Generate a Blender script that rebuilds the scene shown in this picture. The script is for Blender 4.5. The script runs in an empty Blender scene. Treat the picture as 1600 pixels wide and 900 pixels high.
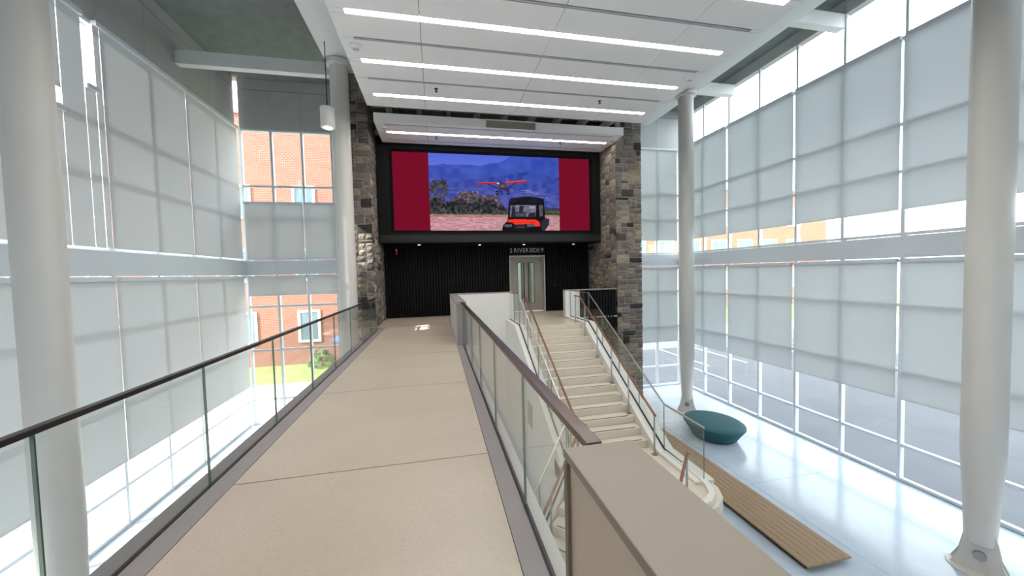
import bpy, bmesh, math, random
from mathutils import Vector, Matrix, noise
import numpy as np

random.seed(11)
SC = bpy.context.scene
COL = SC.collection

# ------------------------------------------------------------------ camera
EYE = (0.0, 0.0, 1.65)
cd = bpy.data.cameras.new('camera')
cam = bpy.data.objects.new('camera', cd)
COL.objects.link(cam)
cd.sensor_width = 36.0
cd.lens = 12.77
cd.clip_start = 0.05
cd.clip_end = 500
RX = Vector((0.97881, -0.20336, -0.02449))      # image right in the world
DN = Vector((-0.03421, -0.03535, -0.99879))     # image down
RX.normalize()
DN = (DN - RX * DN.dot(RX)).normalized()
FW = RX.cross(DN).normalized()
if FW.y < 0:
    FW = -FW
M = Matrix((RX, -DN, -FW)).transposed().to_4x4()
M.translation = Vector(EYE)
cam.matrix_world = M
SC.camera = cam

# ------------------------------------------------------------------ world, sun, exposure
w = bpy.data.worlds.new('sky')
SC.world = w
w.use_nodes = True
bg = w.node_tree.nodes['Background']
bg.inputs[0].default_value = (0.90, 0.95, 1.0, 1)
bg.inputs[1].default_value = 2.7
SUN_DIR = Vector((1.0, 0.45, -0.80)).normalized()
sd = bpy.data.lights.new('sun', 'SUN')
sd.energy = 9.0
sd.angle = 0.009
sd.color = (1.0, 0.95, 0.88)
sun = bpy.data.objects.new('sun', sd)
COL.objects.link(sun)
sun.rotation_euler = SUN_DIR.to_track_quat('-Z', 'Y').to_euler()
SC.view_settings.view_transform = 'Standard'
SC.view_settings.look = 'None'
SC.view_settings.exposure = 1.22
SC.view_settings.gamma = 1.0
SC.view_settings.use_curve_mapping = False
LED = 16.5
SCREEN = 1 / 2 ** SC.view_settings.exposure

# ------------------------------------------------------------------ helpers
def lin(c):
    return tuple((x / 12.92 if x <= 0.04045 else ((x + 0.055) / 1.055) ** 2.4) for x in c)

def rgb(r, g, b):
    return lin((r / 255, g / 255, b / 255))

WORLD_AT = {}

class MB:
    def __init__(s):
        s.v, s.f, s.m = [], [], []
    def add(s, vs, fs, mi=0):
        o = len(s.v)
        s.v += [tuple(p) for p in vs]
        for f in fs:
            s.f.append([o + i for i in f])
            s.m.append(mi)
        return s
    def box(s, x0, x1, y0, y1, z0, z1, mi=0):
        vs = [(x, y, z) for x in (x0, x1) for y in (y0, y1) for z in (z0, z1)]
        return s.add(vs, [(0, 1, 3, 2), (4, 6, 7, 5), (0, 4, 5, 1), (2, 3, 7, 6), (0, 2, 6, 4), (1, 5, 7, 3)], mi)
    def prism(s, poly, ax, a, b, mi=0):
        def P(p, t):
            return {'x': (t, p[0], p[1]), 'y': (p[0], t, p[1]), 'z': (p[0], p[1], t)}[ax]
        n = len(poly)
        vs = [P(p, a) for p in poly] + [P(p, b) for p in poly]
        fs = [tuple(range(n))[::-1], tuple(range(n, 2 * n))] + [(i, (i + 1) % n, n + (i + 1) % n, n + i) for i in range(n)]
        return s.add(vs, fs, mi)
    def tube(s, pts, r, n=10, mi=0):
        pts = [Vector(p) for p in pts]
        rings = []
        for i, p in enumerate(pts):
            t = (pts[min(i + 1, len(pts) - 1)] - pts[max(i - 1, 0)]).normalized()
            u = t.cross(Vector((0, 0, 1)))
            if u.length < 1e-3:
                u = Vector((1, 0, 0))
            u.normalize()
            q = u.cross(t).normalized()
            rr = r[i] if isinstance(r, (list, tuple)) else r
            rings.append([p + (u * math.cos(k * 2 * math.pi / n) + q * math.sin(k * 2 * math.pi / n)) * rr for k in range(n)])
        vs = [x for g in rings for x in g]
        fs = []
        for i in range(len(pts) - 1):
            for k in range(n):
                fs.append((i * n + k, i * n + (k + 1) % n, (i + 1) * n + (k + 1) % n, (i + 1) * n + k))
        fs.append(tuple(range(n))[::-1])
        fs.append(tuple((len(pts) - 1) * n + k for k in range(n)))
        return s.add(vs, fs, mi)
    def bar(s, pts, wd, ht, mi=0):
        """rectangular section swept along a path, kept upright"""
        pts = [Vector(p) for p in pts]
        vs = []
        for i, p in enumerate(pts):
            a = (p - pts[i - 1]) if i else (pts[1] - p)
            b = (pts[i + 1] - p) if i < len(pts) - 1 else a
            t = (a.normalized() + b.normalized()).normalized()
            u = Vector((t.y, -t.x, 0)).normalized() * (wd / 2)
            h = Vector((0, 0, ht / 2))
            vs += [p - u - h, p + u - h, p + u + h, p - u + h]
        fs = [(3, 2, 1, 0)]
        n = len(pts)
        for i in range(n - 1):
            for k in range(4):
                fs.append((i * 4 + k, i * 4 + (k + 1) % 4, (i + 1) * 4 + (k + 1) % 4, (i + 1) * 4 + k))
        fs.append(tuple((n - 1) * 4 + k for k in range(4)))
        return s.add(vs, fs, mi)
    def lathe(s, prof, cx, cy, n=24, sx=1.0, sy=1.0, mi=0):
        vs = []
        for r, z in prof:
            vs += [(cx + r * sx * math.cos(k * 2 * math.pi / n), cy + r * sy * math.sin(k * 2 * math.pi / n), z) for k in range(n)]
        fs = [tuple(range(n))[::-1], tuple((len(prof) - 1) * n + k for k in range(n))]
        for i in range(len(prof) - 1):
            for k in range(n):
                fs.append((i * n + k, i * n + (k + 1) % n, (i + 1) * n + (k + 1) % n, (i + 1) * n + k))
        return s.add(vs, fs, mi)
    def sheet(s, path, zlo, zhi, th, mi=0, edge=1):
        """upright slab along a plan path; zlo/zhi per point; edge faces take material edge"""
        pts = [Vector((p[0], p[1], 0)) for p in path]
        for i in range(len(pts) - 1):
            a, b = pts[i], pts[i + 1]
            t = (b - a).normalized()
            u = Vector((t.y, -t.x, 0)) * (th / 2)
            vs = []
            for p, lo, hi in ((a, zlo[i], zhi[i]), (b, zlo[i + 1], zhi[i + 1])):
                vs += [p - u + Vector((0, 0, lo)), p + u + Vector((0, 0, lo)), p + u + Vector((0, 0, hi)), p - u + Vector((0, 0, hi))]
            s.add(vs, [(1, 5, 6, 2), (0, 3, 7, 4)], mi)
            s.add(vs, [(0, 1, 2, 3), (4, 7, 6, 5), (0, 4, 5, 1), (3, 2, 6, 7)], edge)
        return s
    def build(s, name, mats, parent=None, smooth=False, bevel=0.0, **props):
        me = bpy.data.meshes.new(name)
        xs = np.array(s.v)
        c = (xs.min(0) + xs.max(0)) / 2
        me.from_pydata([tuple(p) for p in (xs - c)], [], s.f)
        if not isinstance(mats, (list, tuple)):
            mats = [mats]
        for m_ in mats:
            me.materials.append(m_)
        if any(s.m):
            me.polygons.foreach_set('material_index', s.m)
        bm = bmesh.new()
        bm.from_mesh(me)
        bmesh.ops.recalc_face_normals(bm, faces=bm.faces)
        bm.to_mesh(me)
        bm.free()
        if smooth:
            me.polygons.foreach_set('use_smooth', [True] * len(me.polygons))
        o = bpy.data.objects.new(name, me)
        COL.objects.link(o)
        put(o, c, parent)
        if bevel:
            b = o.modifiers.new('bevel', 'BEVEL')
            b.width = bevel
            b.segments = 2
            b.limit_method = 'ANGLE'
        if smooth:
            auto_smooth(o)
        for k, v in props.items():
            o[k] = v
        return o

def auto_smooth(o):
    me = o.data
    bm = bmesh.new()
    bm.from_mesh(me)
    for e in bm.edges:
        if len(e.link_faces) == 2 and e.calc_face_angle(0) > 0.6:
            e.smooth = False
    bm.to_mesh(me)
    bm.free()

def put(o, at, parent=None):
    at = Vector(at)
    WORLD_AT[o.name] = at
    if parent:
        o.parent = parent
        o.location = at - WORLD_AT[parent.name]
    else:
        o.location = at

def box(x0, x1, y0, y1, z0, z1):
    return MB().box(x0, x1, y0, y1, z0, z1)

def tag(o, label, cat, group=None, kind=None):
    o['label'] = label
    o['category'] = cat
    if group:
        o['group'] = group
    if kind:
        o['kind'] = kind
    return o

def thing(name, label, cat, at, group=None, kind=None):
    o = bpy.data.objects.new(name, None)
    COL.objects.link(o)
    o.empty_display_size = 0.1
    put(o, at)
    return tag(o, label, cat, group, kind)

# ------------------------------------------------------------------ materials
def mat(name, col, rough=0.6, metal=0.0, var=0.0, vscale=3.0, bump=0.0, bscale=60.0, spec=0.5, stretch=None):
    m = bpy.data.materials.new(name)
    m.use_nodes = True
    nt = m.node_tree
    p = nt.nodes['Principled BSDF']
    p.inputs['Base Color'].default_value = (*col, 1)
    p.inputs['Roughness'].default_value = rough
    p.inputs['Metallic'].default_value = metal
    p.inputs['Specular IOR Level'].default_value = spec
    if var or bump:
        tc = nt.nodes.new('ShaderNodeTexCoord')
        src = tc.outputs['Object']
        if stretch:
            mp = nt.nodes.new('ShaderNodeMapping')
            mp.inputs['Scale'].default_value = stretch
            nt.links.new(src, mp.inputs[0])
            src = mp.outputs[0]
    if var:
        n = nt.nodes.new('ShaderNodeTexNoise')
        n.inputs['Scale'].default_value = vscale
        n.inputs['Detail'].default_value = 5
        nt.links.new(src, n.inputs['Vector'])
        r = nt.nodes.new('ShaderNodeValToRGB')
        r.color_ramp.elements[0].position = 0.3
        r.color_ramp.elements[1].position = 0.7
        r.color_ramp.elements[0].color = (*[c * (1 - var) for c in col], 1)
        r.color_ramp.elements[1].color = (*[min(1, c * (1 + var)) for c in col], 1)
        nt.links.new(n.outputs['Fac'], r.inputs[0])
        nt.links.new(r.outputs[0], p.inputs['Base Color'])
    if bump:
        n = nt.nodes.new('ShaderNodeTexNoise')
        n.inputs['Scale'].default_value = bscale
        n.inputs['Detail'].default_value = 4
        nt.links.new(src, n.inputs['Vector'])
        b = nt.nodes.new('ShaderNodeBump')
        b.inputs['Strength'].default_value = bump
        b.inputs['Distance'].default_value = 0.02
        nt.links.new(n.outputs['Fac'], b.inputs['Height'])
        nt.links.new(b.outputs[0], p.inputs['Normal'])
    return m

def emit(name, col, strength):
    m = bpy.data.materials.new(name)
    m.use_nodes = True
    nt = m.node_tree
    nt.nodes.remove(nt.nodes['Principled BSDF'])
    e = nt.nodes.new('ShaderNodeEmission')
    e.inputs[0].default_value = (*col, 1)
    e.inputs[1].default_value = strength
    nt.links.new(e.outputs[0], nt.nodes['Material Output'].inputs[0])
    return m

def glass(name, tint, refl=1.0, rough=0.0):
    m = bpy.data.materials.new(name)
    m.use_nodes = True
    nt = m.node_tree
    nt.nodes.remove(nt.nodes['Principled BSDF'])
    t = nt.nodes.new('ShaderNodeBsdfTransparent')
    t.inputs[0].default_value = (*tint, 1)
    g = nt.nodes.new('ShaderNodeBsdfGlossy')
    g.inputs['Roughness'].default_value = rough
    # a thin sheet turns light back equally from both faces: undo the node's inversion of the index on back faces
    gi = nt.nodes.new('ShaderNodeNewGeometry')
    io = nt.nodes.new('ShaderNodeMath')
    io.operation = 'MULTIPLY_ADD'
    io.inputs[1].default_value = 1 / 1.5 - 1.5
    io.inputs[2].default_value = 1.5
    nt.links.new(gi.outputs['Backfacing'], io.inputs[0])
    f = nt.nodes.new('ShaderNodeFresnel')
    nt.links.new(io.outputs[0], f.inputs['IOR'])
    mu = nt.nodes.new('ShaderNodeMath')
    mu.operation = 'MULTIPLY'
    mu.inputs[1].default_value = refl
    nt.links.new(f.outputs[0], mu.inputs[0])
    mx = nt.nodes.new('ShaderNodeMixShader')
    nt.links.new(mu.outputs[0], mx.inputs[0])
    nt.links.new(t.outputs[0], mx.inputs[1])
    nt.links.new(g.outputs[0], mx.inputs[2])
    nt.links.new(mx.outputs[0], nt.nodes['Material Output'].inputs[0])
    return m

def fabric(name, col, see, through=0.36):
    m = bpy.data.materials.new(name)
    m.use_nodes = True
    nt = m.node_tree
    nt.nodes.remove(nt.nodes['Principled BSDF'])
    d = nt.nodes.new('ShaderNodeBsdfDiffuse')
    d.inputs[0].default_value = (*col, 1)
    t = nt.nodes.new('ShaderNodeBsdfTranslucent')
    t.inputs[0].default_value = (*col, 1)
    x = nt.nodes.new('ShaderNodeBsdfTransparent')
    m1 = nt.nodes.new('ShaderNodeMixShader')
    m1.inputs[0].default_value = through
    m2 = nt.nodes.new('ShaderNodeMixShader')
    m2.inputs[0].default_value = see
    nt.links.new(d.outputs[0], m1.inputs[1])
    nt.links.new(t.outputs[0], m1.inputs[2])
    nt.links.new(m1.outputs[0], m2.inputs[1])
    nt.links.new(x.outputs[0], m2.inputs[2])
    nt.links.new(m2.outputs[0], nt.nodes['Material Output'].inputs[0])
    return m

def terrazzo(name, col, rough):
    m = mat(name, col, rough, var=0.06, vscale=1.2, spec=0.38)
    nt = m.node_tree
    p = nt.nodes['Principled BSDF']
    link = p.inputs['Base Color'].links[0].from_socket
    tc = nt.nodes.new('ShaderNodeTexCoord')
    v = nt.nodes.new('ShaderNodeTexVoronoi')
    v.inputs['Scale'].default_value = 75
    nt.links.new(tc.outputs['Object'], v.inputs['Vector'])
    r = nt.nodes.new('ShaderNodeValToRGB')
    r.color_ramp.elements[0].position = 0.0
    r.color_ramp.elements[1].position = 1.0
    r.color_ramp.elements[0].color = (0.86, 0.86, 0.86, 1)
    r.color_ramp.elements[1].color = (1, 1, 1, 1)
    e = r.color_ramp.elements.new(0.03)
    e.color = (0.93, 0.92, 0.91, 1)
    sep = nt.nodes.new('ShaderNodeSeparateColor')
    nt.links.new(v.outputs['Color'], sep.inputs[0])
    nt.links.new(sep.outputs[0], r.inputs[0])
    mx = nt.nodes.new('ShaderNodeMix')
    mx.data_type = 'RGBA'
    mx.blend_type = 'MULTIPLY'
    mx.inputs[0].default_value = 1.0
    nt.links.new(link, mx.inputs[6])
    nt.links.new(r.outputs[0], mx.inputs[7])
    nt.links.new(mx.outputs[2], p.inputs['Base Color'])
    return m

def stone_material():
    m = mat('stone', (0.2, 0.2, 0.2), 0.9, bump=0.9, bscale=14)
    nt = m.node_tree
    p = nt.nodes['Principled BSDF']
    oi = nt.nodes.new('ShaderNodeObjectInfo')
    tc = nt.nodes.new('ShaderNodeTexCoord')
    n = nt.nodes.new('ShaderNodeTexNoise')
    n.inputs['Scale'].default_value = 5.0
    n.inputs['Detail'].default_value = 6
    nt.links.new(tc.outputs['Object'], n.inputs['Vector'])
    r = nt.nodes.new('ShaderNodeValToRGB')
    r.color_ramp.elements[0].position = 0.3
    r.color_ramp.elements[1].position = 0.72
    r.color_ramp.elements[0].color = (0.62, 0.60, 0.60, 1)
    r.color_ramp.elements[1].color = (1.35, 1.32, 1.25, 1)
    nt.links.new(n.outputs['Fac'], r.inputs[0])
    mx = nt.nodes.new('ShaderNodeMix')
    mx.data_type = 'RGBA'
    mx.blend_type = 'MULTIPLY'
    mx.inputs[0].default_value = 1.0
    nt.links.new(oi.outputs['Color'], mx.inputs[6])
    nt.links.new(r.outputs[0], mx.inputs[7])
    nt.links.new(mx.outputs[2], p.inputs['Base Color'])
    return m

def brick_material(name, c1, c2, mortar, scale):
    m = mat(name, c1, 0.9)
    nt = m.node_tree
    p = nt.nodes['Principled BSDF']
    tc = nt.nodes.new('ShaderNodeTexCoord')
    sp = nt.nodes.new('ShaderNodeSeparateXYZ')
    nt.links.new(tc.outputs['Object'], sp.inputs[0])
    ad = nt.nodes.new('ShaderNodeMath')
    nt.links.new(sp.outputs[0], ad.inputs[0])
    nt.links.new(sp.outputs[1], ad.inputs[1])
    cb = nt.nodes.new('ShaderNodeCombineXYZ')
    nt.links.new(ad.outputs[0], cb.inputs[0])
    nt.links.new(sp.outputs[2], cb.inputs[1])
    b = nt.nodes.new('ShaderNodeTexBrick')
    b.inputs['Scale'].default_value = scale
    b.inputs['Color1'].default_value = (*c1, 1)
    b.inputs['Color2'].default_value = (*c2, 1)
    b.inputs['Mortar'].default_value = (*mortar, 1)
    b.inputs['Mortar Size'].default_value = 0.02
    nt.links.new(cb.outputs[0], b.inputs['Vector'])
    nt.links.new(b.outputs[0], p.inputs['Base Color'])
    return m

FLOOR = terrazzo('terrazzo', rgb(193, 180, 165), 0.30)
FLOOR_LOW = terrazzo('terrazzo_lobby_skytint', rgb(184, 198, 214), 0.16)  # blue of the reflected sky is put into the base colour
CURB = mat('grey_curb_strip', rgb(142, 134, 135), 0.38, var=0.03, spec=0.5)
JOINT = mat('joint', rgb(105, 100, 94), 0.8)
WHITE = mat('white_paint', rgb(217, 214, 210), 0.55, var=0.02, vscale=0.7)
CEILP = mat('ceiling_panel', rgb(230, 226, 222), 0.7, var=0.015, vscale=0.5)
CEILJ = mat('ceiling_joint', rgb(90, 90, 92), 0.9)
SLOT = mat('slot_dark', rgb(30, 30, 32), 0.7)
STEEL = mat('brushed_steel', rgb(168, 166, 162), 0.32, 1.0, var=0.05, vscale=40, stretch=(1, 1, 8))
CAPM = mat('rail_metal', rgb(104, 94, 92), 0.3, 1.0, var=0.04, vscale=10)
CAPD = mat('rail_dark_metal', rgb(52, 46, 46), 0.3, 0.8)
WOODR = mat('handrail_wood', rgb(120, 77, 50), 0.4, var=0.25, vscale=6, stretch=(14, 1, 1))
BENCHW = mat('bench_wood', rgb(146, 120, 92), 0.55, var=0.25, vscale=3, stretch=(10, .6, 1))
BLACK = mat('black_panel', rgb(17, 17, 18), 0.6, var=0.06, spec=0.15)
BLACKS = mat('black_slat', rgb(21, 21, 22), 0.6, var=0.12, vscale=8, stretch=(4, 4, .4), spec=0.12)
BLACKB = mat('black_backing', rgb(12, 12, 13), 0.8, spec=0.1)
BAND = mat('charcoal_panel', rgb(34, 35, 36), 0.5, var=0.05, spec=0.2)
DECK = mat('roof_deck', rgb(122, 126, 124), 0.8, var=0.1)
DECKD = mat('painted_void_gloom', rgb(84, 80, 70), 0.9, var=0.2)  # darkness above the clouds, put into the upper wall colour
BEAMW = mat('white_steel_beam', rgb(222, 223, 222), 0.5)
GREYW = mat('grey_wall_panel', rgb(176, 178, 178), 0.6, var=0.02)
COLW = mat('column_paint', rgb(198, 195, 190), 0.42, var=0.01)
FRAMEW = mat('window_frame_paint', rgb(208, 214, 220), 0.4)
DOORP = mat('door_paint', rgb(150, 146, 138), 0.5, var=0.03)
DOORF = mat('door_frame_paint', rgb(176, 172, 164), 0.5)
BEIGE = mat('parapet_cap_laminate', rgb(142, 131, 118), 0.42, var=0.02, vscale=1)
BEIGEF = mat('parapet_face_laminate', rgb(206, 190, 172), 0.5, var=0.02, vscale=1)
REVEAL = mat('parapet_reveal', rgb(120, 108, 98), 0.5)
MORTAR = mat('mortar', rgb(176, 170, 156), 0.95, var=0.1, vscale=10, bump=0.3)
STONE = stone_material()
GLASS = glass('guard_glass', (0.972, 0.988, 0.980), 0.9)
GEDGE = mat('glass_edge', rgb(92, 116, 108), 0.2)
WGLASS = glass('window_glass', (0.93, 0.96, 0.96), 0.7)
SHADE = fabric('shade_fabric', (0.66, 0.68, 0.69), 0.06)
SHADED = fabric('dense_shade_fabric', (0.60, 0.61, 0.62), 0.03, 0.16)  # denser cloth invented to dim the walkway side windows
LEDM = emit('led_diffuser', (1.0, 0.96, 0.88), LED)
PUCK = emit('downlight_lens', (1.0, 0.95, 0.88), 1.2)
REDP = mat('alarm_red', rgb(190, 36, 30), 0.4)
WPLAST = mat('white_plastic', rgb(216, 214, 210), 0.45)
DARKM = mat('dark_metal', rgb(40, 40, 42), 0.4, 0.6)
LETTER = mat('sign_letter', rgb(176, 176, 174), 0.5)
VISION = glass('door_vision_glass', (0.36, 0.56, 0.61), 0.5)
TEAL = mat('teal_upholstery', rgb(34, 88, 98), 0.75, var=0.15, vscale=20, bump=0.2, bscale=200)
NOSE = mat('nosing_grip', rgb(92, 84, 76), 0.8)
STEPM = terrazzo('step_terrazzo', rgb(208, 200, 186), 0.4)
GRILLE = mat('perforated_grille', rgb(150, 148, 136), 0.6, var=0.1, vscale=80)
BRICK = brick_material('red_brick', rgb(132, 76, 60), rgb(116, 66, 52), rgb(140, 122, 110), 2.2)
BRICKO = brick_material('orange_brick', rgb(150, 92, 68), rgb(136, 80, 60), rgb(156, 136, 120), 2.0)
LSTONE = mat('limestone', rgb(200, 190, 170), 0.8, var=0.05)
DGLASS = mat('dark_window_glass', rgb(70, 92, 104), 0.1, spec=0.8)
TURQ = mat('turquoise_window_glass', rgb(88, 134, 138), 0.12, spec=0.8)
ASPH = mat('asphalt', rgb(88, 90, 95), 0.9, var=0.08, vscale=0.6)
CONC = mat('concrete_paving', rgb(196, 190, 180), 0.85, var=0.06, vscale=0.7)
GRASS = mat('lawn', rgb(116, 142, 70), 0.95, var=0.25, vscale=1.2)
GRASSY = mat('dry_lawn', rgb(186, 170, 104), 0.95, var=0.2, vscale=1.2)
LEAF = mat('shrub_leaf', rgb(74, 104, 48), 0.8, var=0.3, vscale=6)
LEAFR = mat('shrub_leaf_red', rgb(96, 56, 54), 0.8, var=0.3, vscale=6)
AWN = mat('awning_blue', rgb(58, 84, 150), 0.7)

LOW = -4.18          # lobby floor
MID = -2.25          # stair landing
NX0, NX1 = -1.94, 6.45   # niche between the two stone piers
YP, YS, YH, YW = 12.2, 14.75, 13.5, 16.1   # pier fronts, slat wall, screen housing, window wall
WX0, WX1 = -7.4, 12.0
YB = -8.0
ROOF = 9.4

# ------------------------------------------------------------------ floors
fl = thing('floor', 'cream terrazzo floor of the upper walkway, cut by thin dark joints', 'floor', (-0.6, 6, 0), kind='structure')
joints = [0.97 + 2.29 * k for k in range(-3, 6)]
ys = [YB] + [j for j in joints if j > YB and j < YP + 0.3] + [YS]
G = 0.006
for a, b in zip(ys[:-1], ys[1:]):
    if b <= YP:
        box(-1.655, 0.41, a + G, b - G, -0.03, 0).build('floor_slab', FLOOR, fl)
    elif a < YP:
        box(-1.655, 0.41, a + G, YP, -0.03, 0).build('floor_slab', FLOOR, fl)
xs = [NX0, 0.41, 2.58, 4.44, NX1]
for a, b in zip(xs[:-1], xs[1:]):
    box(a + G, b - G, YP + G, YS, -0.03, 0).build('floor_slab', FLOOR, fl)
box(2.58 + G, 4.44, 10.76, YP - G, -0.03, 0).build('floor_slab', FLOOR, fl)
box(2.6, 4.9, YS + .36, YS + 1.9, -.05, -.002).build('floor_slab', CONC, fl)  # pale slab added past the door to whiten the glow under it
jm = MB()
jm.box(-1.655, 0.41, YB, YS, -0.05, -0.008)
jm.box(NX0, NX1, YP + 0.01, YS, -0.05, -0.008)
jm.build('joint_filler', JOINT, fl)
sb = MB()
sb.box(-1.98, 0.56, YB, YP - .005, -0.42, -0.05)
sb.box(NX0, NX1, YP + .22, YS + 0.3, -0.42, -0.05)
sb.box(2.58, 4.6, YP, YP + .22, -0.42, -0.05)
sb.box(NX0, 0.41, YP, YP + .22, -0.42, -0.05)
sb.box(2.58, 4.44, 10.9, YP, -0.42, -0.05)
sb.build('deck_slab', WHITE, fl)

t = thing('trim_1', 'flat grey curb strip under the stair side glass railing of the walkway', 'curb strip', (0.5, 4, 0), kind='structure')
box(0.414, 0.552, YB, 8.50, -0.05, 0.004).build('strip', CURB, t)
box(0.578, 0.66, YB, 8.50, -0.46, 0.0).build('edge_fascia', WHITE, t)
t = thing('trim_2', 'flat grey curb strip under the window side glass railing of the walkway', 'curb strip', (-1.8, 4, 0), kind='structure')
box(-1.815, -1.659, YB, 12.19, -0.05, 0.004).build('strip', CURB, t)
box(-1.98, -1.841, YB, 12.19, -0.46, 0.0).build('edge_fascia', CURB, t)

lf = thing('floor', 'pale polished lobby floor one storey below the walkway', 'floor', (5, 5, LOW), kind='structure')
for i in range(5):
    for j in range(6):
        x0 = WX0 + i * (WX1 - WX0) / 5
        y0 = YB + j * (YW - YB) / 6
        box(x0 + .004, x0 + (WX1 - WX0) / 5 - .004, y0 + .004, y0 + (YW - YB) / 6 - .004, LOW - 0.03, LOW).build('floor_slab', FLOOR_LOW, lf)
box(WX0 - .2, WX1 + .2, YB - .2, YW + .2, LOW - 0.3, LOW - 0.012).build('joint_filler', JOINT, lf)

# ------------------------------------------------------------------ back wall with slats, door opening
DX0, DX1, DH = 2.96, 4.50, 2.37
REC = 0.30
wb = thing('wall_back', 'black slatted back wall under the big screen', 'wall', (2.2, YS, 0), kind='structure')
m_ = MB()
m_.box(NX0, DX0, YS + .035, YS + .3, 0, 2.80)
m_.box(DX1, NX1, YS + .035, YS + .3, 0, 2.80)
m_.box(DX0, DX1, YS + .035, YS + .3, DH, 2.80)
m_.build('backing', BLACKB, wb)
sl = None
x = NX0 + 0.03
k = 0
while x < NX1 - 0.07:
    wd = 0.07
    if not (DX0 - 0.09 < x < DX1 + 0.02):
        dy = 0.012 * math.sin(k * 0.9)
        if sl is None:
            sl = box(x, x + wd, YS - .012, YS + .035, 0.03, 2.79).build('slat', BLACKS, wb)
            s0 = WORLD_AT[sl.name]
            x_first = x
        else:
            o = sl.copy()
            COL.objects.link(o)
            o.location = sl.location + Vector((x - x_first, dy, 0))
    x += 0.112
    k += 1
box(DX0 - .02, DX1 + .02, YS - .015, YS + .035, DH + .03, 2.79).build('sign_board', BLACK, wb)
for a, b in ((NX0, DX0), (DX1, NX1)):
    box(a + .01, b - .01, YS - .02, YS + .02, 0, 0.03).build('base_strip', BLACK, wb)
box(NX0, NX1, YS - .0, YS + .3, 2.80, ROOF).build('upper_wall', DECKD, wb)
m_ = MB()
m_.box(DX0 - .02, DX0, YS, YS + REC, 0, DH)
m_.box(DX1, DX1 + .02, YS, YS + REC, 0, DH)
m_.box(DX0, DX1, YS, YS + REC, DH, DH + .02)

# sign lettering
sg = thing('wall_sign', 'grey lettering 2 RIVERSIDE with an up arrow above the double door', 'sign', (3.73, YS - .02, 2.58))
def glyph(ch):
    cu = bpy.data.curves.new('sign_text', 'FONT')
    cu.body = ch
    cu.size = 0.25
    cu.extrude = 0.006
    cu.offset = 0.002
    to = bpy.data.objects.new('sign_text', cu)
    COL.objects.link(to)
    bpy.context.view_layer.update()
    me = bpy.data.meshes.new_from_object(to.evaluated_get(bpy.context.evaluated_depsgraph_get()))
    bpy.data.objects.remove(to)
    return me
pen = 0.0
glyphs = []
for ch in '2 RIVERSIDE':
    if ch == ' ':
        pen += .055
        continue
    me = glyph(ch)
    xs_ = [q.co.x for q in me.vertices]
    glyphs.append((me, pen - min(xs_)))
    pen += max(xs_) - min(xs_) + .036
fit = 1.28 / (pen - .036)
for me, off in glyphs:
    for q in me.vertices:
        q.co = ((q.co.x + off) * fit, -q.co.z, q.co.y)
    c = sum((q.co for q in me.vertices), Vector()) / len(me.vertices)
    for q in me.vertices:
        q.co -= c
    me.materials.append(LETTER)
    lo = bpy.data.objects.new('letter', me)
    COL.objects.link(lo)
    put(lo, Vector((2.99, YS - .022, 2.49)) + c, sg)
ar = MB()
cx, cz = 4.38, 2.58
ar.box(cx - .016, cx + .016, YS - .03, YS - .016, cz - .09, cz + .07)
ar.prism([(cx, cz + .10), (cx - .085, cz + .01), (cx - .052, cz - .004), (cx, cz + .052), (cx + .052, cz - .004), (cx + .085, cz + .01)], 'y', YS - .03, YS - .016)
ar.build('arrow', LETTER, sg)

# double door
YD = YS + REC
dr = thing('door_1', 'pale grey double door with tall narrow lights and long pull bars', 'door', (3.73, YD, 0), kind='structure')
fm = MB()
fm.box(DX0, DX0 + .05, YS + .02, YD + .08, 0, DH)
fm.box(DX1 - .05, DX1, YS + .02, YD + .08, 0, DH)
fm.box(DX0 + .05, DX1 - .05, YS + .02, YD + .08, DH - .05, DH)
fm.build('door_frame', DOORF, dr)
mid = (DX0 + DX1) / 2
for sgn in (-1, 1):
    a, b = (DX0 + .055, mid - .004) if sgn < 0 else (mid + .004, DX1 - .055)
    inner = b if sgn < 0 else a
    g0, g1 = (inner - sgn * -.21, inner - sgn * -.345)
    lo_, hi_ = min(g0, g1), max(g0, g1)
    zb, zt = 0.36, 2.06
    m_ = MB()
    m_.box(a, lo_, YD, YD + .05, 0.015, DH - .055)
    m_.box(hi_, b, YD, YD + .05, 0.015, DH - .055)
    m_.box(lo_, hi_, YD, YD + .05, 0.015, zb)
    m_.box(lo_, hi_, YD, YD + .05, zt, DH - .055)
    leaf = m_.build('door_leaf', DOORP, dr)
    m_ = MB()
    e = .02
    m_.box(lo_ - e, lo_, YD - .012, YD, zb - e, zt + e)
    m_.box(hi_, hi_ + e, YD - .012, YD, zb - e, zt + e)
    m_.box(lo_, hi_, YD - .012, YD, zb - e, zb)
    m_.box(lo_, hi_, YD - .012, YD, zt, zt + e)
    m_.build('light_trim', DARKM, leaf)
    box(lo_, hi_, YD + .02, YD + .028, zb, zt).build('vision_pane', VISION, leaf)
    hx = inner + sgn * .095
    m_ = MB()
    m_.tube([(hx, YD - .07, 0.35), (hx, YD - .07, 2.08)], .018, 8)
    for z in (0.55, 1.88):
        m_.tube([(hx, YD - .07, z), (hx, YD + .002, z)], .011, 8)
    m_.build('pull_bar', DARKM, leaf, smooth=True)

# card reader beside the door, alarm on the left
o = box(4.86, 4.94, YS - .05, YS - .015, 1.02, 1.15).build('card_reader', DARKM, bevel=.005)
tag(o, 'small black card reader on the slatted wall beside the door', 'card reader')
t = thing('fire_alarm', 'small red fire alarm high on the slatted wall near the left pier', 'alarm', (-1.49, YS, 2.58))
box(-1.525, -1.455, YS - .06, YS - .012, 2.47, 2.69).build('housing', REDP, t, bevel=.006)
box(-1.51, -1.47, YS - .075, YS - .06, 2.60, 2.67).build('strobe_lens', WPLAST, t)

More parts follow.
